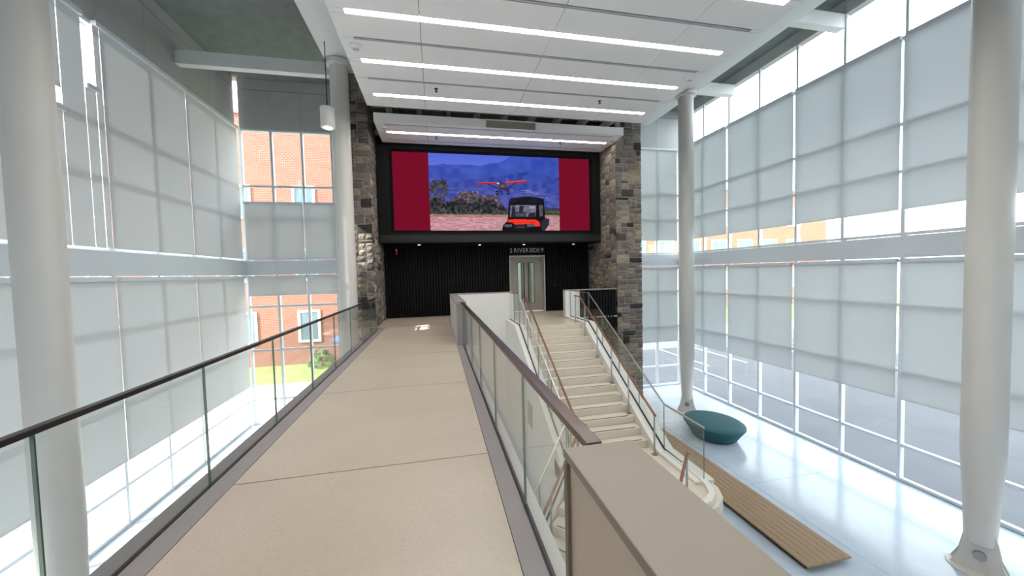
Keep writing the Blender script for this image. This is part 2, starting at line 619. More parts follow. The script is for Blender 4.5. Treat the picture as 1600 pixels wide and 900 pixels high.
# ------------------------------------------------------------------ screen housing
hs = thing('trim_3', 'deep black housing that frames the big screen between the stone piers', 'screen housing', (2.25, YH, 2.8), kind='structure')
SX0, SX1, SZ0, SZ1 = -1.41, 6.015, 3.255, 6.037
m_ = MB()
m_.box(NX0 + .01, SX0 - .1, YH, YS, 3.10, 6.27)
m_.box(SX1 + .1, NX1 - .01, YH, YS, 3.10, 6.27)
m_.box(SX0 - .1, SX1 + .1, YH, YS, 6.12, 6.27)
m_.box(SX0 - .1, SX1 + .1, YH, YS, 3.10, 3.17)
m_.build('surround', BLACK, hs)
m_ = MB()
m_.box(SX0 - .1, SX0 - .01, YH + .03, YS, 3.17, 6.12)
m_.box(SX1 + .01, SX1 + .1, YH + .03, YS, 3.17, 6.12)
m_.box(SX0 - .01, SX1 + .01, YH + .03, YS, SZ1 + .01, 6.12)
m_.box(SX0 - .01, SX1 + .01, YH + .03, YS, 3.17, SZ0 - .01)
m_.build('inner_bezel', BLACKB, hs)
xb = [NX0 + .01, 1.70, 3.62, NX1 - .01]
for a, b in zip(xb[:-1], xb[1:]):
    box(a + .004, b - .004, YH - .01, YH + .1, 2.84, 3.095).build('lower_panel', BAND, hs)
box(NX0 + .01, NX1 - .01, YH + .005, YS - .02, 2.80, 2.85).build('soffit', BLACK, hs)

# the picture on the screen
W_, H_ = 560, 210
U, V = np.meshgrid((np.arange(W_ + 1)) / W_, (np.arange(H_ + 1)) / H_)
rng = np.random.default_rng(3)
def nz(su, sv, seed):
    r = np.random.default_rng(seed)
    g = r.random((sv + 2, su + 2))
    a, b = U * su, V * sv
    i, j = np.floor(a).astype(int), np.floor(b).astype(int)
    fa, fb = a - i, b - j
    fa, fb = fa * fa * (3 - 2 * fa), fb * fb * (3 - 2 * fb)
    return (g[j, i] * (1 - fa) + g[j, i + 1] * fa) * (1 - fb) + (g[j + 1, i] * (1 - fa) + g[j + 1, i + 1] * fa) * fb
def inside(poly, du=0, dv=0):
    uu, vv = U + du, V + dv
    r = np.zeros_like(U, bool)
    n = len(poly)
    for a in range(n):
        (x0, y0), (x1, y1) = poly[a], poly[(a + 1) % n]
        if y0 == y1:
            continue
        c = ((y0 > vv) != (y1 > vv)) & (uu < (x1 - x0) * (vv - y0) / (y1 - y0) + x0)
        r ^= c
    return r
img = np.zeros((H_ + 1, W_ + 1, 3))
def paint(mask, c):
    img[mask] = np.array(c) if not isinstance(c, np.ndarray) or c.ndim == 1 else c[mask]
def C3(r, g, b):
    return np.array([r, g, b], float)
asp = 7.425 / 2.782
img[:] = C3(118, 16, 40)
pic = (U > .168) & (U < .832)
sky_ = C3(92, 112, 214)[None, None] + (V[..., None] - .9) * C3(-40, -30, 10) * 2
paint(pic, sky_ + np.zeros_like(img))
r1 = [(.167, .837), (.212, .846), (.235, .869), (.263, .856), (.315, .864), (.368, .866), (.421, .853), (.475, .896), (.509, .903), (.53, .919), (.568, .985), (.585, 1.01), (.84, 1.01), (.84, 0), (.167, 0)]
mcol = C3(70, 88, 178)[None, None] + (nz(30, 14, 1)[..., None] - .5) * 22 + (.6 - V[..., None]) * C3(26, 18, -10)
paint(pic & inside(r1), mcol)
r2 = [(.167, .60), (.26, .62), (.34, .66), (.42, .68), (.5, .73), (.58, .76), (.66, .80), (.73, .77), (.84, .72), (.84, 0), (.167, 0)]
paint(pic & inside(r2), C3(64, 80, 164)[None, None] + (nz(40, 18, 2)[..., None] - .5) * 24 + (.5 - V[..., None]) * C3(40, 30, 0))
hz = pic & (V < .56) & (nz(26, 40, 5) > .62)
paint(hz & (V > .3), C3(88, 92, 172))
for p_ in ([(.30, .50), (.34, .53), (.40, .53), (.43, .48), (.40, .46)], [(.60, .52), (.63, .55), (.67, .555), (.75, .49), (.80, .40), (.76, .42), (.68, .51)]):
    paint(pic & inside(p_) & (nz(60, 60, 6) > .45), C3(120, 112, 172))
# far tree belt, hedge line, field
paint(pic & (V < .30 + .03 * nz(60, 2, 8)) & (U > .74), C3(58, 62, 78))
paint(pic & (V < .27), C3(84, 92, 66)[None, None] + (nz(160, 60, 9)[..., None] - .5) * 60)
paint(pic & (V < .255) & (V > .215), C3(62, 74, 48)[None, None] + (nz(180, 80, 10)[..., None] - .5) * 60)
fld = C3(196, 146, 152)[None, None] + (nz(60, 90, 11)[..., None] - .5) * 46 + (nz(200, 200, 12)[..., None] - .5) * 36
paint(pic & (V < .205 + .012 * nz(90, 2, 13)), fld * .86)
paint(pic & (V < .172 + .008 * nz(70, 2, 14)), fld)
lt = [(.168, .612), (.19, .639), (.209, .64), (.229, .676), (.251, .652), (.26, .583), (.253, .531), (.259, .479), (.239, .444), (.244, .375), (.23, .25), (.168, .25)]
bs = [(.228, .25), (.231, .305), (.251, .375), (.284, .428), (.311, .482), (.337, .518), (.363, .493), (.39, .517), (.416, .469), (.45, .48), (.471, .489), (.504, .438), (.524, .349), (.551, .296), (.555, .24)]
tn = nz(110, 46, 15)
tn2 = nz(36, 15, 16)
ju, jv = (nz(120, 50, 17) - .5) * .018, (nz(120, 50, 18) - .5) * .06
tc_ = C3(62, 58, 66)[None, None] + (tn[..., None] - .5) * 70 + (tn2[..., None] - .5) * 40
paint(pic & inside(lt, ju, jv) & ((tn > .28) | (V < .42)), tc_)
tb_ = C3(84, 72, 80)[None, None] + (tn[..., None] - .5) * 76 + (tn2[..., None] - .5) * 44
paint(pic & inside(bs, ju, jv), tb_)
for c_ in ((.27, .31, .035), (.32, .33, .04), (.40, .33, .035), (.46, .30, .04), (.19, .33, .02)):
    paint(pic & (((U - c_[0] + ju) / c_[2]) ** 2 + ((V - c_[1] + jv) / .075) ** 2 < 1), C3(48, 50, 54)[None, None] + (tn[..., None] - .5) * 56)
# aeroplane
RD = C3(176, 44, 52)
DK = C3(34, 30, 36)
paint(inside([(.402, .639), (.513, .637), (.513, .614), (.403, .611)]), RD)
paint(inside([(.402, .641), (.513, .642), (.513, .634), (.402, .634)]), C3(214, 96, 96))
paint(inside([(.549, .645), (.656, .683), (.657, .655), (.55, .618)]), RD)
paint(inside([(.549, .652), (.654, .688), (.656, .678), (.549, .64)]), C3(214, 96, 96))
paint(inside([(.500, .640), (.513, .640), (.516, .622), (.506, .625)]), C3(230, 220, 226))
paint(inside([(.513, .616), (.53, .650), (.548, .632), (.552, .565), (.539, .540), (.518, .554)]), C3(70, 56, 60))
paint(inside([(.522, .61), (.532, .63), (.543, .61), (.541, .585), (.524, .585)]), C3(120, 106, 110))
paint(inside([(.554, .706), (.559, .706), (.562, .645), (.554, .643)]), C3(206, 80, 84))
for (a, b) in (((.455, .622), (.514, .556)), ((.603, .650), (.549, .553)), ((.521, .552), (.506, .53)), ((.545, .552), (.559, .53)), ((.515, .66), (.538, .60))):
    d = (b[0] - a[0], b[1] - a[1])
    n_ = (-d[1] / asp, d[0] * asp)
    L_ = math.hypot(d[0] * asp, d[1])
    q = .005
    nx, ny = -d[1] / L_ * q / asp, d[0] * asp / L_ * q
    paint(inside([(a[0] + nx, a[1] + ny), (b[0] + nx, b[1] + ny), (b[0] - nx, b[1] - ny), (a[0] - nx, a[1] - ny)]), DK)
for cu_, cv_, ru, rv in ((.504, .505, .0075, .032), (.524, .515, .006, .026), (.560, .517, .0075, .032)):
    paint(((U - cu_) / ru) ** 2 + ((V - cv_) / rv) ** 2 < 1, C3(28, 24, 30))
    paint(((U - cu_) / (ru * .35)) ** 2 + ((V - cv_) / (rv * .35)) ** 2 < 1, C3(120, 110, 120))
# utility vehicle
VB = C3(24, 22, 28)
paint(inside([(.562, .404), (.749, .393), (.752, .081), (.553, .100)]), VB)
bgv = C3(104, 104, 122)[None, None] + (tn[..., None] - .5) * 40 + (V[..., None] - .25) * 120
paint(inside([(.570, .342), (.706, .346), (.701, .192), (.565, .180)]), bgv)
paint(inside([(.720, .346), (.742, .352), (.740, .200), (.722, .185)]), bgv * .8)
for p_ in ([(.578, .32), (.592, .33), (.598, .18), (.572, .18)], [(.617, .335), (.640, .335), (.632, .22), (.612, .22)], [(.590, .25), (.648, .25), (.652, .18), (.586, .18)], [(.667, .24), (.70, .25), (.70, .18), (.66, .18)]):
    paint(inside(p_), C3(44, 42, 52))
paint(inside([(.597, .235), (.643, .235), (.646, .195), (.594, .195)]), C3(78, 78, 94))
paint(((U - .685) / .016) ** 2 + ((V - .315) / .02) ** 2 < 1, C3(150, 150, 166))
paint(inside([(.562, .34), (.562, .395), (.573, .437), (.608, .447), (.65, .466), (.692, .46), (.746, .439), (.750, .375), (.713, .345), (.706, .358), (.579, .351)]), C3(28, 27, 36)[None, None] + (tn2[..., None] - .5) * 18)
paint(inside([(.754, .173), (.776, .155), (.772, .072), (.746, -.01), (.728, -.01), (.729, .12)]), C3(46, 46, 60))
paint(inside([(.524, .03), (.53, .075), (.545, .112), (.556, .155), (.725, .140), (.730, .072), (.733, -.01), (.524, -.01)]), VB)
OR = C3(246, 58, 38)
paint(inside([(.559, .149), (.605, .156), (.704, .148), (.721, .117), (.726, .060), (.699, .055), (.684, .092), (.594, .080), (.576, .107), (.549, .116)]), OR)
paint(inside([(.575, .118), (.60, .112), (.66, .112), (.70, .12), (.70, .108), (.575, .106)]), C3(200, 36, 28))
for p_ in ([(.536, .082), (.574, .086), (.576, .05), (.538, .044)], [(.652, .084), (.694, .092), (.698, .056), (.656, .046)]):
    paint(inside(p_), C3(86, 88, 104))
paint(inside([(.60, .052), (.642, .052), (.64, .036), (.602, .036)]), C3(120, 120, 134))
for k_ in range(3):
    paint(inside([(.585, .075 - .028 * k_), (.65, .075 - .028 * k_), (.65, .066 - .028 * k_), (.585, .066 - .028 * k_)]), C3(52, 50, 58))
img = np.clip(img, 0, 255) / 255
linimg = np.where(img <= .04045, img / 12.92, ((img + .055) / 1.055) ** 2.4)
pv = [(SX0 + u * (SX1 - SX0), YH + .06, SZ0 + q * (SZ1 - SZ0)) for u, q in zip(U.ravel(), V.ravel())]
n1 = W_ + 1
pf = [(j * n1 + i, j * n1 + i + 1, (j + 1) * n1 + i + 1, (j + 1) * n1 + i) for j in range(H_) for i in range(W_)]
SCREENM = emit('screen_picture', (1, 1, 1), SCREEN)
ca = SCREENM.node_tree.nodes.new('ShaderNodeAttribute')
ca.attribute_name = 'picture'
SCREENM.node_tree.links.new(ca.outputs['Color'], SCREENM.node_tree.nodes['Emission'].inputs[0])
ds = thing('display_screen', 'huge lit wall screen showing a red aeroplane and a utility vehicle between red bands', 'screen', (2.3, YH + .06, SZ0))
me = bpy.data.meshes.new('display_face')
me.from_pydata([Vector(p) - WORLD_AT[ds.name] for p in pv], [], pf)
at_ = me.color_attributes.new('picture', 'FLOAT_COLOR', 'POINT')
rgba = np.ones((n1 * (H_ + 1), 4), np.float32)
rgba[:, :3] = linimg.reshape(-1, 3)
at_.data.foreach_set('color', rgba.ravel())
me.materials.append(SCREENM)
o = bpy.data.objects.new('display_face', me)
COL.objects.link(o)
put(o, WORLD_AT[ds.name], ds)
box(SX0, SX1, YH + .07, YH + .16, SZ0, SZ1).build('cabinet', BLACKB, ds)

# downlights in the soffit
for i, (x, y, l) in enumerate(((-0.60, 14.05, 'round downlight in the black soffit nearest the left stone pier'),
                               (1.70, 14.30, 'round downlight in the black soffit under the middle of the screen'),
                               (3.49, 14.30, 'round downlight in the black soffit in front of the door sign'),
                               (5.60, 14.30, 'round downlight in the black soffit nearest the right stone pier'))):
    t = thing('downlight', l, 'downlight', (x, y, 2.8), 'downlights under the screen')
    MB().lathe([(.075, 2.80), (.075, 2.785), (.055, 2.78)], x, y, 18).build('ring', DARKM if i % 3 == 2 else WPLAST, t)
    MB().lathe([(.05, 2.781), (.04, 2.771), (.02, 2.766)], x, y, 16).build('lens', PUCK, t)

# ------------------------------------------------------------------ stone piers
def unit_stone(seed):
    r = random.Random(seed)
    bm = bmesh.new()
    xs_ = [-.5, -.17 + r.uniform(-.08, .08), .2 + r.uniform(-.08, .08), .5]
    zs_ = [-.5, r.uniform(-.12, .12), .5]
    g = []
    for j, z in enumerate(zs_):
        row = []
        for i, x in enumerate(xs_):
            edge = i in (0, 3) or j in (0, 2)
            y = -.5 + (r.uniform(.18, .4) if edge else r.uniform(-.25, .12))
            row.append(bm.verts.new((x * (.985 if edge else 1) + r.uniform(-.012, .012), y, z + r.uniform(-.03, .03) * (0 if j == 1 else 1))))
        g.append(row)
    for j in range(2):
        for i in range(3):
            bm.faces.new((g[j][i], g[j][i + 1], g[j + 1][i + 1], g[j + 1][i]))
    loop = g[0] + [g[1][3]] + g[2][::-1] + [g[1][0]]
    back = [bm.verts.new((q.co.x, .5, q.co.z)) for q in loop]
    n = len(loop)
    for i in range(n):
        bm.faces.new((loop[(i + 1) % n], loop[i], back[i], back[(i + 1) % n]))
    bmesh.ops.recalc_face_normals(bm, faces=bm.faces)
    me = bpy.data.meshes.new('stone')
    bm.to_mesh(me)
    bm.free()
    me.materials.append(STONE)
    return me
UNIT = [unit_stone(s) for s in range(8)]

GREYS = [rgb(116, 107, 102), rgb(102, 94, 91), rgb(128, 120, 114), rgb(90, 84, 82), rgb(112, 103, 95), rgb(96, 89, 87), rgb(134, 126, 115)]
TANS = [rgb(134, 122, 104), rgb(126, 115, 98), rgb(124, 112, 98)]
DARKS = [rgb(40, 40, 42), rgb(50, 49, 50), rgb(60, 58, 57)]

def ashlar(width, z0, z1, r):
    """random squared rubble: list of (s0, s1, z0, z1)"""
    uw, uh = 0.106, 0.100
    nx, nz_ = max(2, round(width / uw)), round((z1 - z0) / uh)
    uw, uh = width / nx, (z1 - z0) / nz_
    used = [[False] * nx for _ in range(nz_)]
    out = []
    for j in range(nz_):
        for i in range(nx):
            if used[j][i]:
                continue
            run = 0
            while i + run < nx and not used[j][i + run]:
                run += 1
            h = r.choices((1, 2, 3), (22, 56, 22))[0]
            wd = r.choices((2, 3, 4, 5), (24, 36, 28, 12))[0] if h > 1 else r.choices((2, 3, 4, 5), (30, 40, 20, 10))[0]
            if wd > run or run - wd == 1:
                wd = run if run <= 5 else wd - 1
            h = min(h, nz_ - j)
            for jj in range(j, j + h):
                for ii in range(i, i + wd):
                    used[jj][ii] = True
            out.append((i * uw, (i + wd) * uw, z0 + j * uh, z0 + (j + h) * uh))
    return out

def pier(name, label, x0, x1, side, zb, zt, darkpts, seed, zvis):
    """side +1: the side face looks to +X (inner face of the left pier), -1: to -X"""
    r = random.Random(seed)
    root = thing(name, label, 'stone pier', ((x0 + x1) / 2, YP + .5, zb))
    D = 0.05
    core = MB()
    core.box(x0 + D, x1 - D, YP + D, YS + .3, zb, zt)
    core.build('mortar_core', MORTAR, root)
    xs_ = x1 if side > 0 else x0
    st = []
    for (a, b, c, d) in ashlar(x1 - x0, zb, zt, r):
        st.append(('f', x0 + a, x0 + b, c, d))
    for (a, b, c, d) in ashlar(YS - YP - .06, zb, zt, r):
        st.append(('s', YP + .06 + a, YP + .06 + b, c, d))
    def seen(q):
        if q[0] == 'f':
            p = Vector(((q[1] + q[2]) / 2, YP, (q[3] + q[4]) / 2))
            cosv = YP / (p - Vector(EYE)).length
        else:
            p = Vector((xs_, (q[1] + q[2]) / 2, (q[3] + q[4]) / 2))
            cosv = abs(xs_) / (p - Vector(EYE)).length
            if p.y > YH and p.z > 2.8:
                return 0
        if not (zvis[0] < p.z < zvis[1]):
            return 0
        return (q[2] - q[1]) * (q[4] - q[3]) * cosv / (p - Vector(EYE)).length_squared
    st.sort(key=seen, reverse=True)
    rest = MB()
    J = 0.014
    for k, (face, a, b, c, d) in enumerate(st):
        ctr = (a + b) / 2
        zc = (c + d) / 2
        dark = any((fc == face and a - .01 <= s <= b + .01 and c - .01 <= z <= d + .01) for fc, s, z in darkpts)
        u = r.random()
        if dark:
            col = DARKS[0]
        elif u < .035:
            col = DARKS[2]
        elif u < .15:
            col = r.choice(TANS)
        else:
            col = r.choice(GREYS)
        f_ = r.uniform(1.08, 1.42)
        col = tuple(x * f_ for x in col)
        pr = r.uniform(0, .014)
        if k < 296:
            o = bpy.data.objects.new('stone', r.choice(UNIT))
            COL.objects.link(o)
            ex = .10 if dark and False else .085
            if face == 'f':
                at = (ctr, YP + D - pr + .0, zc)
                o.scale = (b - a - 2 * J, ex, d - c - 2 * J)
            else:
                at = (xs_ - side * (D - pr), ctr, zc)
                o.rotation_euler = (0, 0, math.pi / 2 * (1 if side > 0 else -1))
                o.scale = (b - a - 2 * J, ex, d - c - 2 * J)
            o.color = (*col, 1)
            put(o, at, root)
        else:
            if face == 'f':
                rest.box(a + J, b - J, YP + .02, YP + D + .03, c + J, d - J)
            else:
                q0, q1 = sorted((xs_ - side * .02, xs_ - side * (D + .03)))
                rest.box(q0, q1, a + J, b - J, c + J, d - J)
    o = rest.build('stonework', STONE, root)
    o.color = (*GREYS[0], 1)
    o['kind'] = 'stuff'
    return root

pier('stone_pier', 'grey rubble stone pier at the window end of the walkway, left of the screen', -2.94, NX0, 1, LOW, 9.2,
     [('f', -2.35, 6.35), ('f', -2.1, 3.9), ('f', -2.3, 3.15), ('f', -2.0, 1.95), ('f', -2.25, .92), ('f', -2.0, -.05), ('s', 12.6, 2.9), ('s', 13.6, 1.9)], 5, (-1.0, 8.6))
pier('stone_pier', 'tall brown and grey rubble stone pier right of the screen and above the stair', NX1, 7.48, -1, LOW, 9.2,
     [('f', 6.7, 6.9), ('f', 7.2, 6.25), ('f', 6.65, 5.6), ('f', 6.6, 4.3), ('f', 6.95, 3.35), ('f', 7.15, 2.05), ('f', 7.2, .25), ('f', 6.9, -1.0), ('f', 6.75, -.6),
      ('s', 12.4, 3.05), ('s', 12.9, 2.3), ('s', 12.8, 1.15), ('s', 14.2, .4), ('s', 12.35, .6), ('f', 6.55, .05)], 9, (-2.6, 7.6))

# ------------------------------------------------------------------ parapets at the stair opening
pa = thing('parapet_wall', 'white L-shaped parapet with a grey cap between walkway and stair well', 'parapet', (1.2, 12.2, 0))
m_ = MB()
m_.box(0.42, 0.65, 8.50, YP, -0.05, .965)
m_.box(0.42, 2.56, YP - .01, YP + .20, LOW, .965)
m_.build('wall_body', WHITE, pa)
m_ = MB()
m_.box(0.412, 0.658, 8.485, YP + .225, .965, 1.0)
m_.box(0.658, 2.565, YP - .01, YP + .225, .965, 1.0)
m_.build('cap', CURB, pa, bevel=.004)
box(.425, .645, 8.488, 8.5, .0, .96).build('end_plate', CURB, pa)

pb = thing('parapet_wall', 'low parapet at the stair head with a white end and black slats, before the right stone pier', 'parapet', (5.2, 12.2, 0))
box(4.44, 4.98, YP, YP + .22, 0, .97).build('white_end', WHITE, pb)
box(4.98, NX1 - .02, YP + .05, YP + .22, -.45, .94).build('backing', BLACKB, pb)
x = 4.985
first = None
while x < NX1 - .1:
    if first is None:
        first = box(x, x + .07, YP + .005, YP + .05, -.45, .94).build('slat', BLACKS, pb)
        fx = x
    else:
        o = first.copy()
        COL.objects.link(o)
        o.location = first.location + Vector((x - fx, .008 * math.sin(x * 9), 0))
    x += .112
m_ = MB()
m_.box(4.43, NX1 - .02, YP - .005, YP + .23, .97, 1.0)
m_.build('cap', CURB, pb)

# near half wall the glass railing runs into
hw = thing('half_wall', 'beige half wall with a flat cap close by, at the end of the glass railing', 'half wall', (.57, 0, 0))
box(.452, .695, -3.0, 1.235, 0.005, .955).build('wall_body', BEIGEF, hw)
box(.447, .70, -3.0, 1.240, .955, .968).build('reveal', REVEAL, hw)
box(.436, .712, -3.0, 1.252, .968, 1.0).build('cap', BEIGE, hw, bevel=.003)
box(.438, .454, 1.22, 1.25, 0.005, .955).build('corner_trim', REVEAL, hw)

# ------------------------------------------------------------------ staircase
RI, TR, Y0 = 0.1607, 0.2815, 10.74
SL = RI / TR
SA, SB = 2.58, 4.44
stc = thing('staircase', 'cream terrazzo staircase rising to the door level, with dark nosing strips', 'stairs', (3.5, 9, MID))
for n in range(1, 14):
    z = -n * RI
    yb_, yf = Y0 - (n - 1) * TR, Y0 - n * TR
    s_ = box(SA, SB, yf, yb_ + .02, z - RI + .002, z).build('step', STEPM, stc, bevel=.006)
    box(SA + .1, SB - .13, yf + .025, yf + .062, z - .004, z + .0025).build('nosing_strip', NOSE, s_)
s_ = box(SA, SB, Y0, Y0 + .03, -RI, -.0).build('step', STEPM, stc, bevel=.006)
# stringer walls
def nose(y):
    return -(Y0 - y) * SL
for nm, xa, xb in (('stringer', 2.28, 2.575), ('stringer', 4.445, 4.83)):
    lowz = LOW if xa < 3 else None
    top = [(YP, .0), (Y0 - .1, .0), (6.85, nose(6.85) + .06)]
    if xa < 3:
        poly = [(YP, LOW), (YP, .06), (Y0, .055), (6.62, MID + .075), (6.62, LOW)]
    else:
        poly = [(YP, -.5), (YP, .06), (10.62, .055), (6.78, MID + .075), (5.6, MID + .055), (5.6, MID - .35), (6.9, MID - .35), (10.6, -.5)]
    MB().prism(poly, 'x', xa, xb).build(nm, WHITE, stc)
box(2.575, 4.445, 7.1, 10.5, MID - .3, MID - .25)
# landing: plan polygon with a slanted near edge and a rounded corner
lp = [(2.28, 7.10), (2.28, 6.62), (3.92, 5.02), (4.15, 4.93), (4.40, 5.0), (4.66, 5.2), (4.78, 5.45), (4.80, 5.7), (4.80, 7.10)]
MB().prism(lp, 'z', MID - .3, MID).build('landing', STEPM, stc)
box(2.60, 4.44, 7.06, 7.6, LOW, MID - .01).build('landing_support', WHITE, stc)
curb = [(4.62, 6.7), (4.62, 5.75), (4.58, 5.45), (4.46, 5.22), (4.28, 5.08), (4.08, 5.03)]
MB().bar([(x, y, MID + .03) for x, y in curb], .10, .12).build('landing_curb', WHITE, stc)
# lower flight, turned 45 degrees to pass under the walkway
dv = Vector((-.7071, -.7071, 0))
ue = Vector((.7071, -.7071, 0))
L0 = Vector((2.42, 6.50, 0))
for k in range(11):
    z = MID - (k + 1) * RI
    a = L0 + dv * (k * .29)
    b = L0 + dv * ((k + 1) * .29 + .01)
    q = [a, a + ue * 2.1, b + ue * 2.1, b]
    s_ = MB().prism([(p.x, p.y) for p in q], 'z', z - RI, z).build('step', STEPM, stc)
    a2, b2 = b - dv * .06, b - dv * .025
    q = [a2 + ue * .1, a2 + ue * 2.0, b2 + ue * 2.0, b2 + ue * .1]
    MB().prism([(p.x, p.y) for p in q], 'z', z - .004, z + .0025).build('nosing_strip', NOSE, s_)
for off in (-.16, 2.12):
    a = L0 + ue * off
    b = a + dv * 3.3
    vs = [(a.x, a.y, MID + .05), (b.x, b.y, LOW + .1), (b.x, b.y, LOW), (a.x, a.y, LOW)]
    u = ue * .14
    vs2 = [(p[0] + u.x, p[1] + u.y, p[2]) for p in vs]
    MB().add(vs + vs2, [(0, 1, 2, 3), (7, 6, 5, 4), (0, 4, 5, 1), (1, 5, 6, 2), (2, 6, 7, 3), (3, 7, 4, 0)]).build('stringer', WHITE, stc)

# grey plate on the white stringer wall
o = box(2.262, 2.28, 8.84, 9.30, -2.35, -1.75).build('wall_plate', CURB, bevel=.008)
tag(o, 'grey rectangular cover plate on the white wall below the stair', 'wall plate')

# ------------------------------------------------------------------ glass guards
def guard(name, label, path, group='glass guards', joints=None, cap=(.05, .035), capmat=None, th=.016, shoe=True, gap=.008):
    """path: list of (x, y, zbase, ztop); joints: per-segment split counts"""
    root = thing(name, label, 'railing', (path[0][0], path[0][1], path[0][2]), group)
    for i in range(len(path) - 1):
        a, b = Vector(path[i]), Vector(path[i + 1])
        n = joints[i] if joints else 1
        ts = n if isinstance(n, (list, tuple)) else [k / n for k in range(n + 1)]
        L = math.hypot(b.x - a.x, b.y - a.y)
        e = gap / 2 / L
        for t0, t1 in zip(ts[:-1], ts[1:]):
            p = a.lerp(b, t0 + e)
            q = a.lerp(b, t1 - e)
            MB().sheet([(p.x, p.y), (q.x, q.y)], [p.z, q.z], [p.w - .015 if False else p[3] - .01, q[3] - .01], th).build('glass_panel', [GLASS, GEDGE], root)
    if shoe:
        MB().bar([(p[0], p[1], p[2] - .0) for p in path], th + .014, .02).build('base_shoe', DARKM, root)
    MB().bar([(p[0], p[1], p[3]) for p in path], cap[0], cap[1]).build('cap_rail', capmat or CAPM, root, bevel=.004)
    return root

class V4(tuple):
    pass

def guard_path(*pts):
    return [tuple(p) for p in pts]

# Vector lerp works on 4D vectors as well
def G4(p):
    return Vector(p)

jr = [2.44, 3.74, 5.05, 6.36, 7.67]
ya, yb = 1.26, 8.488
guard('glass_railing', 'long glass railing with bronze cap between the walkway and the stair well', [(0.565, ya, 0.0, .985), (0.565, yb, 0.0, .985)],
      joints=[[0] + [(j - ya) / (yb - ya) for j in jr] + [1]], cap=(.062, .034))
jl = [0.8 + 1.24 * k for k in range(-5, 9)]
ya, yb = -6.0, 11.55
guard('glass_railing', 'glass railing with dark cap on the window side of the walkway', [(-1.828, ya, 0.0, .985), (-1.828, yb, 0.0, .985)],
      joints=[[0] + [(j - ya) / (yb - ya) for j in jl if ya < j < yb - .2] + [1]], cap=(.05, .03), capmat=CAPD)
zt = .98
guard('glass_railing', 'sloping glass guard on the well side of the staircase, left of the steps',
      [(2.42, YP, .07, zt), (2.42, Y0, .07, zt), (2.42, 6.62, MID + .09, MID + 1.0), (2.42, 6.48, MID + .05, MID + 1.0)], joints=[2, 4, 1], cap=(.03, .022), capmat=STEEL)
guard('glass_railing', 'sloping glass guard on the lobby side of the staircase and its landing',
      [(4.62, YP - .02, .07, zt), (4.62, 10.62, .07, zt), (4.62, 6.78, MID + .09, MID + 1.05), (4.62, 5.60, MID + .07, MID + 1.03)], joints=[1, 4, 1], cap=(.035, .025), capmat=STEEL)
p0 = L0 - ue * .08
p1 = p0 + dv * 3.3
guard('glass_railing', 'glass guard slanting down beside the lower flight under the walkway', [(p0.x, p0.y, MID + .09, MID + 1.0), (p1.x, p1.y, LOW + .14, LOW + 1.0)],
      joints=[3], cap=(.035, .025), capmat=STEEL)

# ------------------------------------------------------------------ handrails
def handrail(label, pts, posts, r=.024, vis=None):
    root = thing('handrail', label, 'handrail', (posts[0][0], posts[0][1], posts[0][2]), 'wooden handrails on steel posts')
    MB().tube(pts, r, 10).build('wooden_rail', WOODR, root, smooth=True)
    for (x, y, z, zt_) in posts:
        p = MB().tube([(x, y, z), (x, y, zt_)], .019, 10).build('post', STEEL, root, smooth=True)
        MB().lathe([(.06, z), (.06, z + .012), (.03, z + .02)], x, y, 16).build('base_plate', STEEL, p)
    return root

for X, l in ((2.66, 'brown wooden handrail on steel posts along the well side of the staircase'), (4.38, 'brown wooden handrail on steel posts along the lobby side of the staircase')):
    hz_ = lambda y: nose(y) + .86
    pts = [(X, 11.15, .86), (X, Y0 + .02, .86), (X, 6.86, hz_(6.86) + .02), (X, 6.72, MID + .84)]
    posts = [(X, 11.1, 0, .85)]
    for n in (2, 5, 8, 11):
        y = Y0 - n * TR + .16
        posts.append((X, y, -n * RI, hz_(y) - .0))
    posts.append((X, 6.76, MID, MID + .86))
    handrail(l, pts, posts)
q0 = (3.88, 5.10, -1.39)
q1 = (3.50, 4.74, -1.58)
q2 = (3.02, 4.28, -1.84)
handrail('short brown wooden handrail bending down at the edge of the landing', [(3.95, 5.16, -1.385), q0, q1, q2], [(3.9, 5.12, MID, -1.39)])
a = L0 + ue * .16
handrail('brown wooden handrail beside the lower flight, seen through the walkway glass', [(a.x + .25, a.y + .25, MID + .86), (a.x, a.y, MID + .86), (a.x - 2.2, a.y - 2.2, MID + .86 - 3.11 * .554)],
         [(a.x, a.y, MID, MID + .86), (a.x - .82, a.y - .82, MID - 4 * RI, MID + .86 - 1.16 * .554)])

# ------------------------------------------------------------------ lobby furniture
bn = thing('ottoman_bench', 'rounded teal ottoman on the pale lobby floor below the column', 'ottoman', (9.25, 10.75, LOW))
MB().lathe([(.60, LOW + .02), (.66, LOW + .06), (.80, LOW + .3), (.90, LOW + .45), (.90, LOW + .50), (.86, LOW + .53), (.70, LOW + .545), (.3, LOW + .55)], 9.25, 10.75, 36, 1.0, 1.15).build('seat', TEAL, bn, smooth=True)
MB().lathe([(.5, LOW), (.5, LOW + .03)], 9.25, 10.75, 30, 1.0, 1.15).build('plinth', DARKM, bn)
wp = thing('wooden_platform', 'low slatted wooden platform on the lobby floor beside the stair', 'platform', (7.1, 9, LOW))
for k in range(7):
    x0 = 6.70 + k * .15
    y1 = 11.45 - abs(k - 6) * .04
    box(x0, x0 + .14, 5.4, y1, LOW + .10, LOW + .14).build('plank', BENCHW, wp)
box(6.78, 7.66, 5.5, 11.1, LOW, LOW + .10).build('base', DARKM, wp)

